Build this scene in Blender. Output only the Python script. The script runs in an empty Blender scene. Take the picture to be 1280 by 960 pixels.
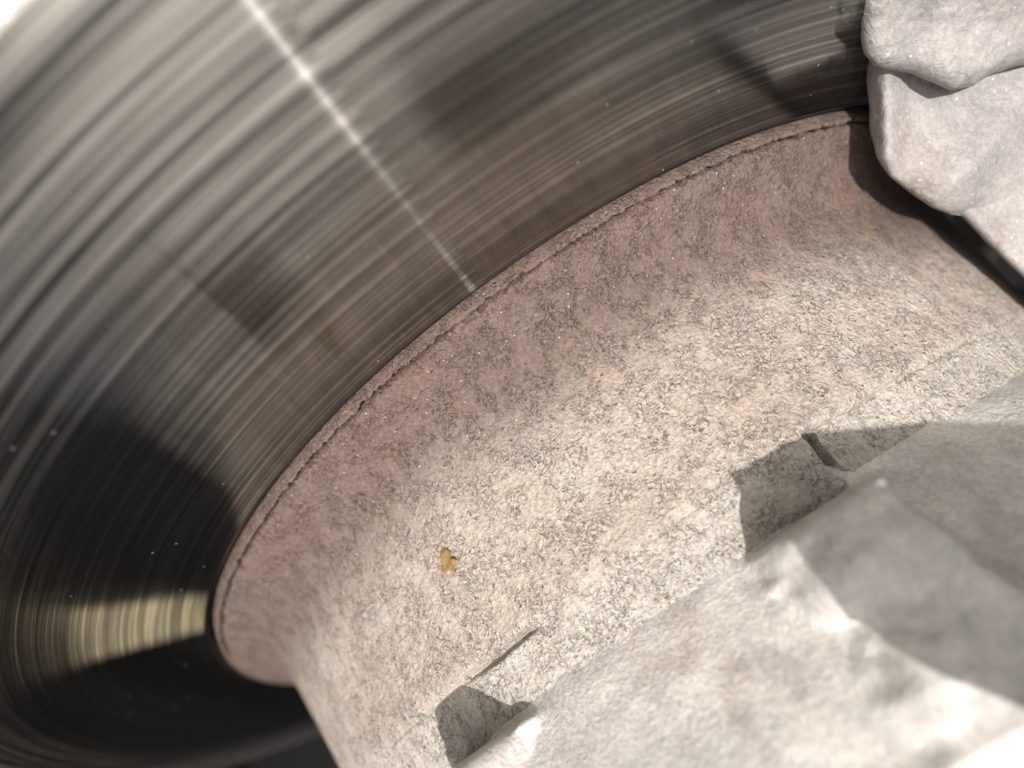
import bpy, math
import numpy as np

# ------------------------------------------------------------------ camera, light, exposure
S = 0.08                                    # metres per unit; the bell of the disc has radius 1 unit = 80 mm
sc = bpy.context.scene
COL = sc.collection
CAM_P = (1.73693729, 0.49959458, -0.06032728, 0.46324891, -3.74137912)
FPX = 850.0


def cam_axes():
    d, h, yaw, pitch, roll = CAM_P
    f = np.array([math.cos(pitch) * math.cos(yaw), math.cos(pitch) * math.sin(yaw), -math.sin(pitch)])
    r = np.cross(f, [0, 0, 1.0]); r /= np.linalg.norm(r)
    u = np.cross(r, f)
    c, s = math.cos(roll), math.sin(roll)
    return np.array([-d, 0, h]), c * r + s * u, -s * r + c * u, f


CC, CR, CU, CF = cam_axes()
from mathutils import Matrix, Vector
cd = bpy.data.cameras.new('camera')
cam = bpy.data.objects.new('camera', cd); COL.objects.link(cam)
M = Matrix.Identity(4)
for i in range(3):
    M[i][0] = CR[i]; M[i][1] = CU[i]; M[i][2] = -CF[i]; M[i][3] = CC[i] * S
cam.matrix_world = M
cd.sensor_width = 36; cd.lens = 36 * FPX / 1280
cd.clip_start = 0.002; cd.clip_end = 100
cd.dof.use_dof = True; cd.dof.focus_distance = 0.90 * S; cd.dof.aperture_fstop = 11.5
sc.camera = cam

SUN_AZ, SUN_EL = 183.2, 34.0
w = bpy.data.worlds.new('World'); sc.world = w; w.use_nodes = True
nt = w.node_tree
sky = nt.nodes.new('ShaderNodeTexSky'); sky.sky_type = 'NISHITA'; sky.sun_disc = False
sky.sun_elevation = math.radians(SUN_EL); sky.sun_rotation = math.radians(90 - SUN_AZ)
sky.air_density = 1.0; sky.dust_density = 3.0
hs = nt.nodes.new('ShaderNodeHueSaturation'); hs.inputs['Saturation'].default_value = .35     # the photo's warm white balance
nt.links.new(sky.outputs[0], hs.inputs['Color'])
wb = nt.nodes.new('ShaderNodeMix'); wb.data_type = 'RGBA'; wb.blend_type = 'MULTIPLY'; wb.inputs[0].default_value = 1
wb.inputs[7].default_value = (1, .965, .92, 1); nt.links.new(hs.outputs[0], wb.inputs[6])
nt.links.new(wb.outputs[2], nt.nodes['Background'].inputs[0])
nt.nodes['Background'].inputs[1].default_value = 0.12
sd = bpy.data.lights.new('sun', 'SUN'); sd.energy = 4.6; sd.angle = math.radians(0.5); sd.color = (1, .95, .88)
sun = bpy.data.objects.new('sun', sd); COL.objects.link(sun)
L = Vector((math.cos(math.radians(SUN_EL)) * math.cos(math.radians(SUN_AZ)),
            math.cos(math.radians(SUN_EL)) * math.sin(math.radians(SUN_AZ)), math.sin(math.radians(SUN_EL))))
sun.rotation_euler = L.to_track_quat('Z', 'Y').to_euler(); sun.location = L * 0.5
sc.view_settings.view_transform = 'Standard'; sc.view_settings.look = 'None'
sc.view_settings.exposure = 0.12; sc.view_settings.gamma = 1
sc.cycles.max_bounces = 8; sc.cycles.glossy_bounces = 5
sc.cycles.sample_clamp_indirect = 6


# ------------------------------------------------------------------ helpers
def hash3(ix, iy, iz, seed):
    h = (ix.astype(np.int64) * 73856093) ^ (iy.astype(np.int64) * 19349663) ^ (iz.astype(np.int64) * 83492791) ^ (seed * 2654435)
    h = (h ^ (h >> 13)) * 1274126177
    h = h & 0xffffffff
    h = (h ^ (h >> 16)) * 2246822519 & 0xffffffff
    return ((h >> 8) & 0xffff) / 65535.0 * 2 - 1


def vnoise(P, seed=0):
    i = np.floor(P); f = P - i; f = f * f * (3 - 2 * f)
    x, y, z = i[..., 0], i[..., 1], i[..., 2]
    out = 0
    for dx in (0, 1):
        for dy in (0, 1):
            for dz in (0, 1):
                wgt = (f[..., 0] if dx else 1 - f[..., 0]) * (f[..., 1] if dy else 1 - f[..., 1]) * (f[..., 2] if dz else 1 - f[..., 2])
                out = out + wgt * hash3(x + dx, y + dy, z + dz, seed)
    return out


def fbm(P, scale, octs=3, seed=0, gain=.5):
    a, t, s = 1.0, 0, scale
    for o in range(octs):
        t = t + a * vnoise(P * s + 17.3 * o, seed + o); a *= gain; s *= 2.03
    return t


def sstep(a, b, x):
    t = np.clip((x - a) / (b - a), 0, 1)
    return t * t * (3 - 2 * t)


def mesh_grid(name, P, mat, parent=None, wrap=False, cap=None):
    """P[n,m,3] in units -> one smooth mesh object"""
    n, m, _ = P.shape
    V = (P.reshape(-1, 3) * S)
    i = np.arange(n if wrap else n - 1)[:, None]; j = np.arange(m - 1)[None, :]
    i2 = (i + 1) % n
    F = np.stack([i * m + j, i2 * m + j, i2 * m + j + 1, i * m + j + 1], -1).reshape(-1, 4)
    me = bpy.data.meshes.new(name)
    me.vertices.add(len(V)); me.vertices.foreach_set('co', V.astype(np.float32).ravel())
    me.loops.add(F.size); me.loops.foreach_set('vertex_index', F.astype(np.int32).ravel())
    me.polygons.add(len(F)); me.polygons.foreach_set('loop_start', np.arange(0, F.size, 4, dtype=np.int32))
    me.update(calc_edges=True); me.validate()
    me.polygons.foreach_set('use_smooth', np.ones(len(me.polygons), bool))
    me.materials.append(mat)
    o = bpy.data.objects.new(name, me); COL.objects.link(o)
    if parent: o.parent = parent
    return o


def empty(name, label, cat, loc=(0, 0, 0)):
    o = bpy.data.objects.new(name, None); COL.objects.link(o)
    o.location = [c * S for c in loc]; o.empty_display_size = .01
    o['label'] = label; o['category'] = cat
    return o


def tag(o, label, cat):
    o['label'] = label; o['category'] = cat


def ray(px, py):
    return (px - 640) / FPX * CR[:, None] - (py - 480) / FPX * CU[:, None] + CF[:, None]


def at(px, py, depth):
    """points along the sight line of photo pixel (px,py) at a depth in front of the camera"""
    px, py, depth = np.broadcast_arrays(np.asarray(px, float), np.asarray(py, float), np.asarray(depth, float))
    D = ((px - 640) / FPX)[..., None] * CR - ((py - 480) / FPX)[..., None] * CU + CF
    return CC + D * depth[..., None]


def resample(path, n):
    p = np.array(path, float)
    d = np.concatenate([[0], np.cumsum(np.hypot(*np.diff(p, axis=0).T))])
    t = np.linspace(0, d[-1], n)
    return np.stack([np.interp(t, d, p[:, k]) for k in range(p.shape[1])], 1)


def smooth_path(p, k):
    p = p.copy()
    for _ in range(k):
        p[1:-1] = (p[:-2] + 2 * p[1:-1] + p[2:]) / 4
    return p


# ------------------------------------------------------------------ materials
def newmat(name):
    m = bpy.data.materials.new(name); m.use_nodes = True
    m.node_tree.nodes.clear()
    return m, m.node_tree


class N:
    def __init__(s, nt): s.t = nt
    def n(s, typ, **kw):
        x = s.t.nodes.new(typ)
        ins = kw.pop('ins', {})
        for k, v in kw.items(): setattr(x, k, v)
        for k, v in ins.items(): s.set(x.inputs[k], v)
        return x
    def set(s, sock, v):
        if isinstance(v, bpy.types.NodeSocket): s.t.links.new(v, sock)
        elif v is not None: sock.default_value = v
    def math(s, op, a, b=None, c=None):
        x = s.n('ShaderNodeMath', operation=op); s.set(x.inputs[0], a)
        if b is not None: s.set(x.inputs[1], b)
        if c is not None: s.set(x.inputs[2], c)
        return x.outputs[0]
    def vmath(s, op, a, b=None, scale=None):
        x = s.n('ShaderNodeVectorMath', operation=op); s.set(x.inputs[0], a)
        if b is not None: s.set(x.inputs[1], b)
        if scale is not None: s.set(x.inputs['Scale'], scale)
        return x.outputs['Value'] if op == 'LENGTH' else x.outputs['Vector']
    def noise(s, vec, scale, detail=2, rough=.5, dim='3D', w=None, dist=0):
        x = s.n('ShaderNodeTexNoise', noise_dimensions=dim)
        if vec is not None: s.set(x.inputs['Vector'], vec)
        if w is not None: s.set(x.inputs['W'], w)
        x.inputs['Scale'].default_value = scale; x.inputs['Detail'].default_value = detail
        x.inputs['Roughness'].default_value = rough; x.inputs['Distortion'].default_value = dist
        return x.outputs['Fac']
    def ramp(s, fac, stops, interp='LINEAR'):
        x = s.n('ShaderNodeValToRGB'); s.set(x.inputs[0], fac)
        e = x.color_ramp.elements; x.color_ramp.interpolation = interp
        while len(e) < len(stops): e.new(.5)
        for k, (p, c) in enumerate(stops):
            e[k].position = p; e[k].color = (*c, 1) if isinstance(c, tuple) else (c, c, c, 1)
        return x.outputs[0]
    def mix(s, fac, a, b, blend='MIX'):
        x = s.n('ShaderNodeMix', data_type='RGBA', blend_type=blend)
        s.set(x.inputs[0], fac)
        s.set(x.inputs[6], (*a, 1) if isinstance(a, tuple) else a); s.set(x.inputs[7], (*b, 1) if isinstance(b, tuple) else b)
        return x.outputs[2]
    def maprange(s, v, a, b, c=0., d=1., smooth=True):
        x = s.n('ShaderNodeMapRange', interpolation_type='SMOOTHSTEP' if smooth else 'LINEAR')
        s.set(x.inputs[0], v)
        for k, q in zip((1, 2, 3, 4), (a, b, c, d)): x.inputs[k].default_value = q
        return x.outputs[0]


def unit_coords(g):
    tc = g.n('ShaderNodeTexCoord')
    v = g.vmath('SCALE', tc.outputs['Object'], scale=1 / S)
    sp = g.n('ShaderNodeSeparateXYZ'); g.set(sp.inputs[0], v)
    r = g.math('SQRT', g.math('ADD', g.math('MULTIPLY', sp.outputs[0], sp.outputs[0]), g.math('MULTIPLY', sp.outputs[1], sp.outputs[1])))
    return v, r, sp


def mat_disc():
    m, t = newmat('machined_steel'); g = N(t)
    v, r, sp = unit_coords(g)
    # radial unit vector and tangent about the axis
    rad = g.n('ShaderNodeCombineXYZ'); g.set(rad.inputs[0], g.math('DIVIDE', sp.outputs[0], r)); g.set(rad.inputs[1], g.math('DIVIDE', sp.outputs[1], r))
    geo = g.n('ShaderNodeNewGeometry')
    th = g.math('ARCTAN2', sp.outputs[1], sp.outputs[0])
    # slow waver of the grooves round the disc
    wob = g.math('MULTIPLY', g.math('SUBTRACT', g.noise(v, 1.3, 1), .5), .004)
    rw = g.math('ADD', r, wob)

    def n1(scale, detail=2, seed=0.):
        return g.math('SUBTRACT', g.noise(None, scale, detail, .6, '1D', w=g.math('ADD', rw, seed)), .5)
    grooved = g.maprange(r, 1.16, 1.32, .10, 1.)
    deep = g.maprange(r, 1.2, 1.4, .0, 1.)
    tilt = g.math('MULTIPLY', n1(40, 4), .20)
    tilt = g.math('ADD', g.math('MULTIPLY', tilt, deep), g.math('MULTIPLY', g.math('MULTIPLY', n1(120, 3, 3.1), .17), grooved))
    tilt = g.math('ADD', tilt, g.math('MULTIPLY', g.math('MULTIPLY', n1(420, 2, 7.7), .16), grooved))
    micro = g.math('MULTIPLY', n1(2600, 1, 1.7), g.maprange(r, 1.1, 1.4, .02, .07))
    tilt = g.math('ADD', tilt, micro)
    nv = g.vmath('NORMALIZE', g.vmath('ADD', geo.outputs['Normal'], g.vmath('SCALE', rad.outputs[0], scale=tilt)))
    # circumferential direction
    tan = g.n('ShaderNodeTangent', direction_type='RADIAL', axis='Z')
    band = g.noise(None, 52, 6, .72, '1D', w=rw)
    fine = g.noise(None, 300, 3, .7, '1D', w=rw)
    # long arcs that fade in and out round the disc
    arcv = g.n('ShaderNodeCombineXYZ'); g.set(arcv.inputs[0], g.math('MULTIPLY', rw, 160.)); g.set(arcv.inputs[1], g.math('MULTIPLY', th, 2.2))
    arcs = g.noise(arcv.outputs[0], 1.0, 3, .6, '2D')
    arc2 = g.n('ShaderNodeCombineXYZ'); g.set(arc2.inputs[0], g.math('MULTIPLY', rw, 700.)); g.set(arc2.inputs[1], g.math('MULTIPLY', th, 9.))
    arcf = g.noise(arc2.outputs[0], 1.0, 2, .6, '2D')
    base = g.ramp(g.math('ADD', g.math('MULTIPLY', band, .55), g.math('MULTIPLY', arcs, .45)), [(.34, (.075, .074, .073)), (.5, (.165, .161, .157)), (.64, (.42, .41, .398))])
    base = g.mix(g.maprange(g.noise(v, 2.2, 3), .4, .65, 0, .35), base, (.27, .225, .19))
    base = g.mix(g.maprange(arcf, .35, .7, 0, .35), base, (.2, .2, .2), 'MIX')
    base = g.mix(g.math('MULTIPLY', g.maprange(fine, .58, .72, 0, .5), grooved), base, (.72, .71, .69))
    base = g.mix(g.math('MULTIPLY', g.maprange(fine, .44, .32, 0, .6), grooved), base, (.08, .08, .08))
    g1 = g.n('ShaderNodeBsdfAnisotropic', distribution='GGX', ins={'Color': base, 'Anisotropy': .9, 'Rotation': 0.0, 'Normal': nv, 'Tangent': tan.outputs[0]})
    g.set(g1.inputs['Roughness'], g.maprange(r, 1.12, 1.45, .05, .125))
    # V-shaped microgrooves, far finer than a pixel: each throws the light out of the mirror direction along the radius
    wn = g.n('ShaderNodeTexWhiteNoise', noise_dimensions='1D'); g.set(wn.inputs['W'], g.math('MULTIPLY', r, 91357.))
    u = g.math('SUBTRACT', g.math('MULTIPLY', wn.outputs['Value'], 2.), 1.)
    mt = g.math('MULTIPLY', u, 1.15)
    nw = g.vmath('NORMALIZE', g.vmath('ADD', geo.outputs['Normal'], g.vmath('SCALE', rad.outputs[0], scale=g.math('ADD', mt, tilt))))
    wide = g.n('ShaderNodeBsdfAnisotropic', distribution='GGX', ins={'Anisotropy': .98, 'Rotation': 0.0, 'Normal': nw, 'Tangent': tan.outputs[0]})
    g.set(wide.inputs['Color'], g.mix(g.maprange(g.math('ADD', g.math('MULTIPLY', band, .5), g.math('MULTIPLY', arcs, .5)), .38, .62), (.06, .06, .06), (.62, .61, .59)))
    wide.inputs['Roughness'].default_value = .105
    fan = g.n('ShaderNodeBsdfAnisotropic', distribution='GGX', ins={'Anisotropy': .35, 'Rotation': 0.0, 'Normal': nw, 'Tangent': tan.outputs[0]})
    g.set(fan.inputs['Color'], g.mix(g.maprange(g.math('ADD', g.math('MULTIPLY', band, .5), g.math('MULTIPLY', arcs, .5)), .42, .60), (.06, .058, .055), (.90, .86, .79)))
    fan.inputs['Roughness'].default_value = .70
    mx0 = g.n('ShaderNodeMixShader'); g.set(mx0.inputs[0], g.maprange(r, 1.0, 1.25, .0062, .0012)); g.set(mx0.inputs[1], g1.outputs[0]); g.set(mx0.inputs[2], wide.outputs[0])
    mx = g.n('ShaderNodeMixShader'); g.set(mx.inputs[0], g.maprange(r, 1.26, 1.54, .0, .60)); g.set(mx.inputs[1], mx0.outputs[0]); g.set(mx.inputs[2], fan.outputs[0])
    # dust specks
    vo = g.n('ShaderNodeTexVoronoi', feature='F1'); g.set(vo.inputs['Vector'], v); vo.inputs['Scale'].default_value = 60
    sepc = g.n('ShaderNodeSeparateColor'); g.set(sepc.inputs[0], vo.outputs['Color'])
    speck = g.math('MULTIPLY', g.math('LESS_THAN', vo.outputs['Distance'], .10), g.math('GREATER_THAN', sepc.outputs[0], .91))
    df = g.n('ShaderNodeBsdfDiffuse', ins={'Color': (.5, .48, .46, 1)})
    mx2 = g.n('ShaderNodeMixShader'); g.set(mx2.inputs[0], g.math('ADD', g.math('MULTIPLY', speck, .35), .008)); g.set(mx2.inputs[1], mx.outputs[0]); g.set(mx2.inputs[2], df.outputs[0])
    out = g.n('ShaderNodeOutputMaterial'); g.set(out.inputs[0], mx2.outputs[0])
    return m


def mat_cast(name, kind):
    """rough cast iron / aluminium coat; kind 'bell' (rusty brown), 'pale' (grey white)"""
    m, t = newmat(name); g = N(t)
    v, r, sp = unit_coords(g)
    z = sp.outputs[2]
    wv = g.vmath('ADD', v, g.vmath('SCALE', g.n('ShaderNodeTexNoise', ins={'Vector': v, 'Scale': 40.}).outputs['Color'], scale=.012))
    big = g.noise(v, 3.5, 4, .6)
    med = g.noise(v, 16, 3, .6)
    grain = g.noise(wv, 150, 3, .65)
    worm = g.noise(wv, 125, 2, .5, dist=1.2)
    ridge = g.math('ABSOLUTE', g.math('SUBTRACT', worm, .5))             # thin curved valleys where the noise crosses its middle
    valley = g.maprange(ridge, .0, .035, 1., 0.)
    pitm = g.maprange(g.noise(v, 30, 2), .42, .6)
    valley = g.math('MULTIPLY', valley, pitm)
    vo = g.n('ShaderNodeTexVoronoi', feature='F1'); g.set(vo.inputs['Vector'], wv); vo.inputs['Scale'].default_value = 110
    sepc = g.n('ShaderNodeSeparateColor'); g.set(sepc.inputs[0], vo.outputs['Color'])
    pit = g.math('MULTIPLY', g.maprange(vo.outputs['Distance'], .1, .34, 1., 0.), g.math('GREATER_THAN', sepc.outputs[0], .72))
    if kind == 'bell':
        c = g.ramp(big, [(.32, (.345, .292, .257)), (.5, (.38, .328, .293)), (.68, (.415, .366, .33))])
        c = g.mix(g.maprange(med, .5, .72, 0, .3), c, (.42, .335, .29))
        c = g.mix(g.maprange(g.noise(v, 7, 3), .56, .7, 0, .35), c, (.44, .42, .41))
        # brown dust lies in the fillet next to the disc face, its edge uneven
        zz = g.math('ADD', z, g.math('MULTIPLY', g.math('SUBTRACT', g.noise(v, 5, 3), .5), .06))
        zz = g.math('SUBTRACT', zz, g.maprange(sp.outputs[1], .2, .55, 0, .06))  # band raised towards +y, so that side is browner
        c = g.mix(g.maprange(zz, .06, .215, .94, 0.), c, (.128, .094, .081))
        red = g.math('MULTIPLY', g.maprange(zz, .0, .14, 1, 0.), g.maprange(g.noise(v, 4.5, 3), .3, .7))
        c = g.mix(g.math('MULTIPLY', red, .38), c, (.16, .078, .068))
        c = g.mix(g.maprange(z, .325, .38, 0, .6), c, g.ramp(med, [(.35, (.40, .39, .365)), (.6, (.50, .485, .455))]))
        # orange bloom in a few spots
        c = g.mix(g.maprange(g.noise(v, 9, 2, .5), .66, .78, 0, .12), c, (.52, .28, .12))
        bd = .0005
        rough = .85
    else:
        c = g.ramp(big, [(.3, (.56, .545, .53)), (.5, (.64, .622, .60)), (.7, (.70, .68, .655))])
        c = g.mix(g.maprange(med, .46, .64, 0, .6), c, (.42, .40, .415))
        c = g.mix(g.maprange(g.noise(v, 5, 3), .5, .64, 0, .5), c, (.49, .475, .48))
        c = g.mix(g.maprange(g.noise(v, 8, 3), .55, .68, 0, .3), c, (.60, .50, .42))
        bd = .00016
        rough = .6
    c = g.mix(g.math('MULTIPLY', valley, .32 if kind == 'bell' else .08), c, (.13, .09, .075))
    c = g.mix(g.math('MULTIPLY', pit, .24 if kind == 'bell' else .0), c, (.17, .12, .10))
    c = g.mix(g.maprange(grain, .38, .68, 0, .85), c, g.mix(1., c, (1.32, 1.30, 1.27), 'MULTIPLY'))
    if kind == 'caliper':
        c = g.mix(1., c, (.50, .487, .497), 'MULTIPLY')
    h = g.math('ADD', g.math('MULTIPLY', grain, .9), g.math('MULTIPLY', valley, -.55 if kind == 'bell' else -.12))
    h = g.math('ADD', h, g.math('MULTIPLY', pit, -.45 if kind == 'bell' else -.1))
    h = g.math('ADD', h, g.math('MULTIPLY', g.noise(v, 240, 2, .6), .6))
    if kind == 'bell':
        sp2 = g.noise(v, 170, 2, .7)
        c = g.mix(g.maprange(sp2, .52, .68, 0, .38), c, g.mix(1., c, (.55, .50, .47), 'MULTIPLY'))
        c = g.mix(g.maprange(sp2, .46, .32, 0, .4), c, g.mix(1., c, (1.45, 1.42, 1.38), 'MULTIPLY'))
    bmp = g.n('ShaderNodeBump', ins={'Height': h, 'Strength': 1.0, 'Distance': bd * (S / .08)})
    # glints put into the colour: pale, smoother dots
    vs = g.n('ShaderNodeTexVoronoi', feature='F1'); g.set(vs.inputs['Vector'], v); vs.inputs['Scale'].default_value = 230 if kind == 'bell' else 150
    ss = g.n('ShaderNodeSeparateColor'); g.set(ss.inputs[0], vs.outputs['Color'])
    gl = g.math('MULTIPLY', g.math('GREATER_THAN', ss.outputs[1], .965), g.maprange(vs.outputs['Distance'], .12, .34, 1., 0.))
    c = g.mix(g.math('MULTIPLY', gl, .6), c, (.80, .78, .75))
    b = g.n('ShaderNodeBsdfPrincipled', ins={'Base Color': c, 'Normal': bmp.outputs[0]})
    g.set(b.inputs['Roughness'], g.math('SUBTRACT', rough, g.math('MULTIPLY', gl, .55)))
    out = g.n('ShaderNodeOutputMaterial'); g.set(out.inputs[0], b.outputs[0])
    return m


def mat_simple(name, c1, c2, rough, metal=0., scale=8., bump=.0003):
    m, t = newmat(name); g = N(t)
    v, r, sp = unit_coords(g)
    c = g.mix(g.maprange(g.noise(v, scale, 4, .6), .35, .65), c1, c2)
    bm = g.n('ShaderNodeBump', ins={'Height': g.noise(v, scale * 8, 3), 'Distance': bump})
    b = g.n('ShaderNodeBsdfPrincipled', ins={'Base Color': c, 'Roughness': rough, 'Metallic': metal, 'Normal': bm.outputs[0]})
    out = g.n('ShaderNodeOutputMaterial'); g.set(out.inputs[0], b.outputs[0])
    return m


M_DISC = mat_disc()
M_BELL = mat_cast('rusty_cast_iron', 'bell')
M_PALE = mat_cast('pale_cast_metal', 'pale')
M_CAL = mat_cast('caliper_cast_metal', 'caliper')
M_DARK = mat_simple('dark_wheel_paint', (.0025, .0027, .0033), (.004, .004, .005), .85)
M_TAN = mat_simple('tan_plate_paint', (.74, .63, .42), (.80, .70, .48), .7)  # for the added plate that the disc reflects
M_WHITE = mat_simple('pale_sunlit_metal', (.80, .77, .75), (.86, .84, .82), .5)
M_CHIP = mat_simple('rust_flake', (.62, .34, .10), (.78, .62, .30), .6, scale=90, bump=.0012)

# ------------------------------------------------------------------ brake disc
disc = empty('brake_disc', 'shiny machined brake disc with a rusty rough bell at its middle', 'brake disc')
R_OUT = 1.527
prof = [(.93, -.02), (.998, -.02), (1.006, -.016), (1.011, -.002), (1.014, 0)] + [(x, 0) for x in np.linspace(1.02, R_OUT - .02, 24)] + [(R_OUT - .006, -.002), (R_OUT, -.008), (R_OUT, -.04), (R_OUT - .05, -.055), (.93, -.07)]
prof = np.array(prof)
th = np.radians(np.linspace(0, 360, 1440, endpoint=False))
P = np.stack([prof[None, :, 0] * np.cos(th)[:, None], prof[None, :, 0] * np.sin(th)[:, None], np.broadcast_to(prof[None, :, 1], (len(th), len(prof)))], -1)
mesh_grid('friction_ring', P[:, ::-1], M_DISC, disc, wrap=True)

# bell: surface of revolution with a rough cast skin
bp = resample([(.999, -.03), (.999, .0065), (.997, .009), (.994, .0098), (.991, .0095), (.988, .0115), (.981, .0165), (.972, .024), (.955, .034), (.935, .048),
               (.918, .066), (.905, .088), (.897, .12), (.888, .20), (.878, .30), (.8745, .342), (.871, .350), (.868, .357), (.866, .368), (.864, .40), (.862, .45), (.85, .47), (.80, .475)], 4000)
bp = np.concatenate([bp[:320:2], bp[320::11]])
thv = np.radians(np.concatenate([np.linspace(118, 240, 1750), np.linspace(240.6, 477.4, 180)]))
TH, RR = np.meshgrid(thv, bp[:, 0], indexing='ij'); ZZ = np.broadcast_to(bp[None, :, 1], TH.shape)
deg = np.degrees(TH)
Q = np.stack([RR * np.cos(TH), RR * np.sin(TH), ZZ], -1)
front = sstep(0, 3, deg - 118) * sstep(0, 3, 240 - deg)
lipm = sstep(.004, .03, ZZ)
dr = (fbm(Q, 55, 3, 5) * .0006 + fbm(Q, 9, 2, 9) * .003 + fbm(Q, 130, 2, 21) * .0007) * (.35 + .65 * lipm)
# crack beside the lip: deepened here and there
Qc = np.stack([np.cos(TH), np.sin(TH), 0 * TH], -1)
arc = np.concatenate([[0], np.cumsum(np.hypot(np.diff(bp[:, 0]), np.diff(bp[:, 1])))])[None, :] + 0 * TH
a0 = arc[0, np.argmax(bp[:, 0] < .9918)] + .0012 * fbm(Qc, 45, 2, 11) + .0026 * fbm(Qc, 190, 3, 12)
wdt = .0020 + .0018 * sstep(-.3, .5, fbm(Qc, 90, 2, 13))
crack = np.exp(-((arc - a0) / wdt) ** 2) * sstep(-1.0, -.4, fbm(Qc, 22, 2, 14)) * (.55 + .45 * sstep(-.5, .2, fbm(Qc, 130, 2, 15)))
dr -= crack * .014
dz = -crack * .02
# two pockets on the outer shoulder
def pocket(t0, t1, depth, slit_t, slit_w, slit_d, jag):
    zlo = .352 + .0035 * fbm(Q, 30, 2, 31)
    e = sstep(t0 - .12, t0 + .12, deg) * (1 - sstep(t1 - .3, t1 + .3, deg)) * sstep(-.002, .002, ZZ - zlo)
    d = -depth * e
    tj = slit_t + jag * fbm(Q, 60, 2, 41) + .35 * sstep(.405, .42, ZZ) * -1
    s = np.exp(-((deg - tj) / slit_w) ** 4) * sstep(.345, .352, ZZ) * (1 - sstep(.428, .436, ZZ))
    return d - slit_d * s
dr += pocket(154.3, 165.2, .010, 165.3, .46, .20, .22)
dr += pocket(193.2, 203.8, .004, 193.5, .25, .002, .2) * 1.0
dr -= .016 * np.exp(-((ZZ - .354 - .002 * fbm(Q, 40, 2, 88)) / .0045) ** 2) * sstep(192.8, 195, deg) * (1 - sstep(201, 204, deg))
dr -= .09 * np.exp(-((ZZ - .428) / .006) ** 2 - ((deg - 194.0 - .25 * fbm(Q, 60, 2, 89)) / .45) ** 2)
# shallow undercut along the seam
dr -= .0035 * np.exp(-((ZZ - .352) / .003) ** 2) * sstep(-.35, .25, fbm(Q, 11, 2, 77))
RR2 = RR + dr * front
P = np.stack([RR2 * np.cos(TH), RR2 * np.sin(TH), ZZ + dz * front], -1)
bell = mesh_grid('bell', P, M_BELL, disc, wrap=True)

# orange flake stuck to the wall of the bell
rs = np.random.RandomState(4)
n1, n2 = 40, 12
ft, fz = math.radians(197.3), .220
uu = np.linspace(0, 2 * math.pi, n1, endpoint=False)[:, None]; vv = np.linspace(0, 1, n2)[None, :]
rad = .0128 * (1 + .25 * np.sin(3 * uu + 1) + .15 * np.sin(5 * uu) + .5 * np.exp(-((uu - 4.6) / .35) ** 2))
a = rad * vv * np.cos(uu); b = rad * vv * np.sin(uu)
hh = .890 + .0055 * (1 - vv ** 6) + 0 * uu
Qf = np.stack([a, b, hh], -1); hh = hh + fbm(Qf, 160, 3, 3) * .0022
P = np.stack([hh * np.cos(ft + a / .88), hh * np.sin(ft + a / .88), fz + b], -1)
mesh_grid('flake', P[::-1], M_CHIP, disc, wrap=True)

# ------------------------------------------------------------------ hub above the bell (out of focus)
hp = resample([(.80, .36), (.842, .40), (.862, .428), (.884, .46), (.912, .50), (.942, .55), (.965, .588), (.984, .62), (1.0, .65), (1.018, .67), (1.01, .69), (.99, .72), (.93, .74), (.90, .78), (.93, 1.1), (1.05, 1.45), (1.0, 1.5), (.3, 1.52)], 420)
thv = np.radians(np.concatenate([np.linspace(118, 240, 900), np.linspace(240.6, 477.4, 160)]))
TH, RR = np.meshgrid(thv, hp[:, 0], indexing='ij'); ZZ = np.broadcast_to(hp[None, :, 1], TH.shape).copy(); deg = np.degrees(TH)
Q = np.stack([RR * np.cos(TH), RR * np.sin(TH), ZZ], -1)
front = sstep(0, 3, deg - 118) * sstep(0, 3, 240 - deg)
dr = fbm(Q, 5, 4, 61) * .008 + fbm(Q, 24, 3, 64) * .0010
def tooth(t0, t1, z0, z1, h):
    deg = globals()['deg'] + 1.3 * fbm(Q, 14, 3, 71)
    ZZ = globals()['ZZ'] + .010 * fbm(Q, 12, 3, 72) * sstep(.43, .46, globals()['ZZ'])
    return h * sstep(t0 - 2.4, t0 + 2.0, deg) * (1 - sstep(t1 - 1.6, t1 + 2.4, deg)) * sstep(.432, .442, ZZ) * (1 - sstep(z0, z1, ZZ))
dr += tooth(167.0, 173.8, .45, .72, .135) + tooth(199.0, 205.5, .45, .72, .125)
RR2 = RR + dr * front * sstep(.84, .88, RR)
P = np.stack([RR2 * np.cos(TH), RR2 * np.sin(TH), ZZ], -1)
hub = mesh_grid('wheel_hub', P, M_PALE, None, wrap=True)
tag(hub, 'blurred pale rough cast hub in the foreground above the bell of the disc', 'wheel hub')


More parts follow.
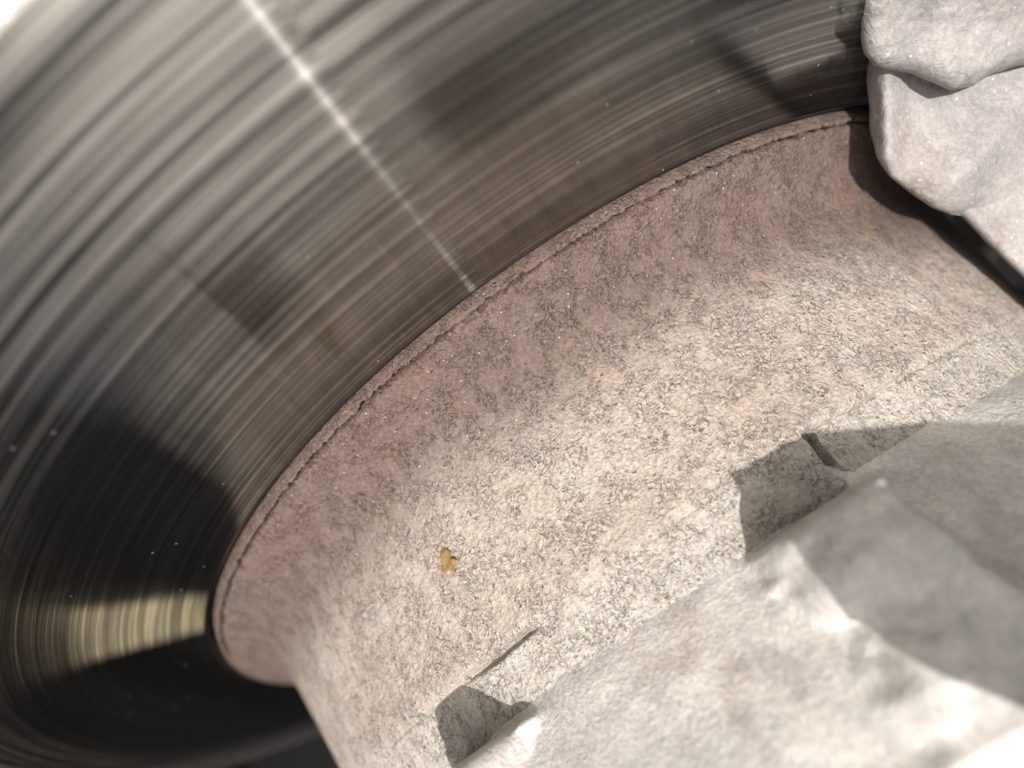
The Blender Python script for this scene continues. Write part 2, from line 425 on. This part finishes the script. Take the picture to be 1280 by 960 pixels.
# ------------------------------------------------------------------ brake caliper, upper right
def casting(name, outline, anchor, dfun, dback, mat, parent, nv=420, nu=200, smooth=3, edge=.12, round_d=.045, seed=0):
    o = smooth_path(resample(outline, nv), smooth)
    k = np.linspace(0, 1, nu) ** .8
    px = anchor[0] + (o[:, None, 0] - anchor[0]) * k[None]; py = anchor[1] + (o[:, None, 1] - anchor[1]) * k[None]
    wob = fbm(np.stack([px, py, 0 * px], -1), 1 / 26., 3, seed) * 1.6 * sstep(.5, 1, k)[None]
    px = px + wob; py = py + wob * .6
    e = np.clip((k - (1 - edge)) / edge, 0, 1)[None]
    dep = dfun(px, py) + round_d * (1 - np.sqrt(np.clip(1 - e ** 2, 0, 1)))
    F = at(px, py, dep)
    dep = dep + fbm(F, 45, 3, seed + 3) * .0016 + fbm(F, 14, 3, seed + 9) * .002
    F = at(px, py, dep)
    rows = [F]
    ks = np.linspace(0, 1, 24)[1:]
    d_edge = dep[:, -1:]
    side = at(px[:, -1:], py[:, -1:], d_edge + (dback - d_edge) * ks[None])
    back = at(px[:, ::-12], py[:, ::-12], np.full_like(px[:, ::-12], dback))[:, 1:]
    P = np.concatenate([F, side, back], 1)
    return mesh_grid(name, P, mat, parent)


def g2(px, py, x, y, sx, sy, ang=0.):
    c, s = math.cos(math.radians(ang)), math.sin(math.radians(ang))
    dx = (px - x) * c + (py - y) * s; dy = -(px - x) * s + (py - y) * c
    return np.exp(-(dx / sx) ** 2 - (dy / sy) ** 2)


cal = empty('brake_caliper', 'pale rough cast brake caliper standing over the disc edge at upper right', 'brake caliper', (-1.1, .45, .0))
pinv = Matrix.Translation(-Vector((-1.1, .45, .0)) * S)
def body_depth(px, py):
    sp_ = lambda x, k: np.logaddexp(0, x / k) * k
    d = .935 + .0002 * (px - 1180) + .0006 * -np.logaddexp(0, (120 - py) / 30.) * 30
    d = d + .0011 * sp_(1112 - px, 5)                        # left facet turns away
    d = d + .0005 * sp_(py - 232 + .35 * (px - 1150), 6)     # lower facet
    s = (px - 1172) * .775 + (py - 262) * .63
    d = d + .030 * (1 - np.exp(-((s / 46.) ** 2 + .02) ** .8)) * sstep(1100, 1140, px) # ridge running up to the right, valley beside it
    return d
parts = [casting('caliper_body', [(1066, -120), (1072, -20), (1080, 60), (1086, 120), (1089, 170), (1096, 198), (1112, 221), (1140, 243), (1166, 260), (1185, 267), (1208, 271), (1232, 282), (1258, 302), (1285, 330), (1420, 460)],
                 (1460, -140), body_depth, 1.01, M_CAL, cal, seed=100)]
parts.append(casting('upper_lug', [(1060, -120), (1069, -20), (1074, 30), (1080, 68), (1092, 82), (1112, 88), (1138, 91), (1160, 101), (1188, 113), (1214, 107), (1236, 94), (1262, 84), (1300, 76), (1440, 60)],
                 (1460, -140), lambda x, y: .87 + .0009 * -np.logaddexp(0, (40 - y) / 30.) * 30 + .00012 * (x - 1180) + .012 * g2(x, y, 1140, 40, 30, 60), 1.0, M_CAL, cal, seed=140, edge=.14, round_d=.04))
parts.append(casting('mounting_bracket', [(1172, 235), (1186, 257), (1206, 274), (1232, 302), (1262, 330), (1290, 356), (1420, 470)],
                 (1470, 150), lambda x, y: 1.0 + 0 * x, 1.08, M_CAL, cal, seed=170, edge=.06, round_d=.02))
for p in parts: p.matrix_parent_inverse = pinv

# ------------------------------------------------------------------ what surrounds the brake: dust shield, wheel and panels added for reflections
def ring(name, prof, mat, parent=None, a0=0, a1=360, n=256):
    prof = np.array(prof, float); full = a1 - a0 >= 360
    th = np.radians(np.linspace(a0, a1, n, endpoint=not full))
    P = np.stack([prof[None, :, 0] * np.cos(th)[:, None], prof[None, :, 0] * np.sin(th)[:, None], np.broadcast_to(prof[None, :, 1], (n, len(prof)))], -1)
    return mesh_grid(name, P, mat, parent, wrap=full)

sh = ring('dust_shield', [(.9, -.12), (1.3, -.12), (1.46, -.13), (1.9, -.42), (1.9, -.46), (1.3, -.16), (.9, -.16)][::-1], M_WHITE)
tag(sh, 'bright sunlit metal shield seen past the outer edge of the disc', 'dust shield')
wheel = empty('alloy_wheel', 'dark wheel rim and added panels around the brake, out of frame, for disc reflections and a hub shadow', 'wheel')
ring('barrel', [(2.30, -.7), (2.30, 1.12), (2.36, 1.16), (2.42, 1.12), (2.42, -.7)], M_DARK, wheel, -112, 112, 160)
B0, A0 = np.array([.57, -2.20]), np.array([.80, -1.75])
fl = np.zeros((8, 5, 3))
for k in range(8):
    q = min(max(k - 1, 0), 5) / 5
    p = B0 + (A0 - B0) * q; zl, zh = .77 + (.655 - .77) * q, 1.0 + (.81 - 1.0) * q; nn = np.array([.89, -.455]) * .03
    c5 = [(p[0], p[1], zl), (p[0], p[1], zh), (p[0] + nn[0], p[1] + nn[1], zh), (p[0] + nn[0], p[1] + nn[1], zl), (p[0], p[1], zl)]
    if k in (0, 7): c5 = [(p[0] + nn[0] / 2, p[1] + nn[1] / 2, (zl + zh) / 2)] * 5
    fl[k] = c5
mesh_grid('tan_reflection_plate', fl, M_TAN, wheel)  # tan plate added out of frame, turned sunward to show in the disc
def spoke(az, w, z0, z1, r0, r1, mat):
    a = math.radians(az); c, s = math.cos(a), math.sin(a)
    n = 12; rr = np.linspace(r0, r1, n)
    sec = np.array([(-1, 0), (-.9, .8), (-.6, 1), (.6, 1), (.9, .8), (1, 0), (.8, -.2), (-.8, -.2), (-1, 0)])
    P = np.zeros((n, len(sec), 3))
    for i, q in enumerate(rr):
        for j, (x, y) in enumerate(sec):
            t = x * w; z = z0 + (z1 - z0) * (.2 + .8 * y if y > 0 else .2 + y)
            P[i, j] = (q * c - t * s, q * s + t * c, z)
    return mesh_grid('spoke', P, mat, wheel)
ring('dark_reflection_panel', [(2.35, 1.18), (2.35, 2.4), (2.42, 2.4), (2.42, 1.18), (2.35, 1.18)], M_DARK, wheel, 262, 312, 40)  # added dark panel, out of frame, blackens the disc's lower-left reflection
spoke(0, .35, 1.0, 1.25, .2, 2.33, M_DARK)
ring('dark_reflection_panel', [(2.35, 1.18), (2.35, 2.6), (2.42, 2.6), (2.42, 1.18), (2.35, 1.18)], M_DARK, wheel, 34, 84, 40)  # second added panel, darkens the reflection at upper right

def box(name, lo, hi, mat, parent, rise=0.):
    x0, y0, z0 = lo; x1, y1, z1 = hi
    sec = np.array([(x0, z0), (x1, z0), (x1, z1), (x0, z1), (x0, z0)])
    ys = y0 + (y1 - y0) * np.linspace(0, 1, 20) ** 2.5; P = np.zeros((22, 5, 3))
    for i in range(22):
        k = min(max(i - 1, 0), 19)
        sc_ = 0 if i in (0, 21) else 1
        cx, cz = (x0 + x1) / 2, (z0 + z1) / 2
        P[i, :, 0] = cx + (sec[:, 0] - cx) * sc_; P[i, :, 1] = ys[k]; P[i, :, 2] = cz + (sec[:, 1] - cz) * sc_ * (.45 + .55 * sstep(0, .1, ys[k] - y0)) + rise * (ys[k] - y0)
    return mesh_grid(name, P, mat, parent)
box('spoke', (-1.36, .08, .625), (-1.26, 2.3, .79), M_DARK, wheel, .75)  # unseen spoke, placed and shaped to shade the right of the hub
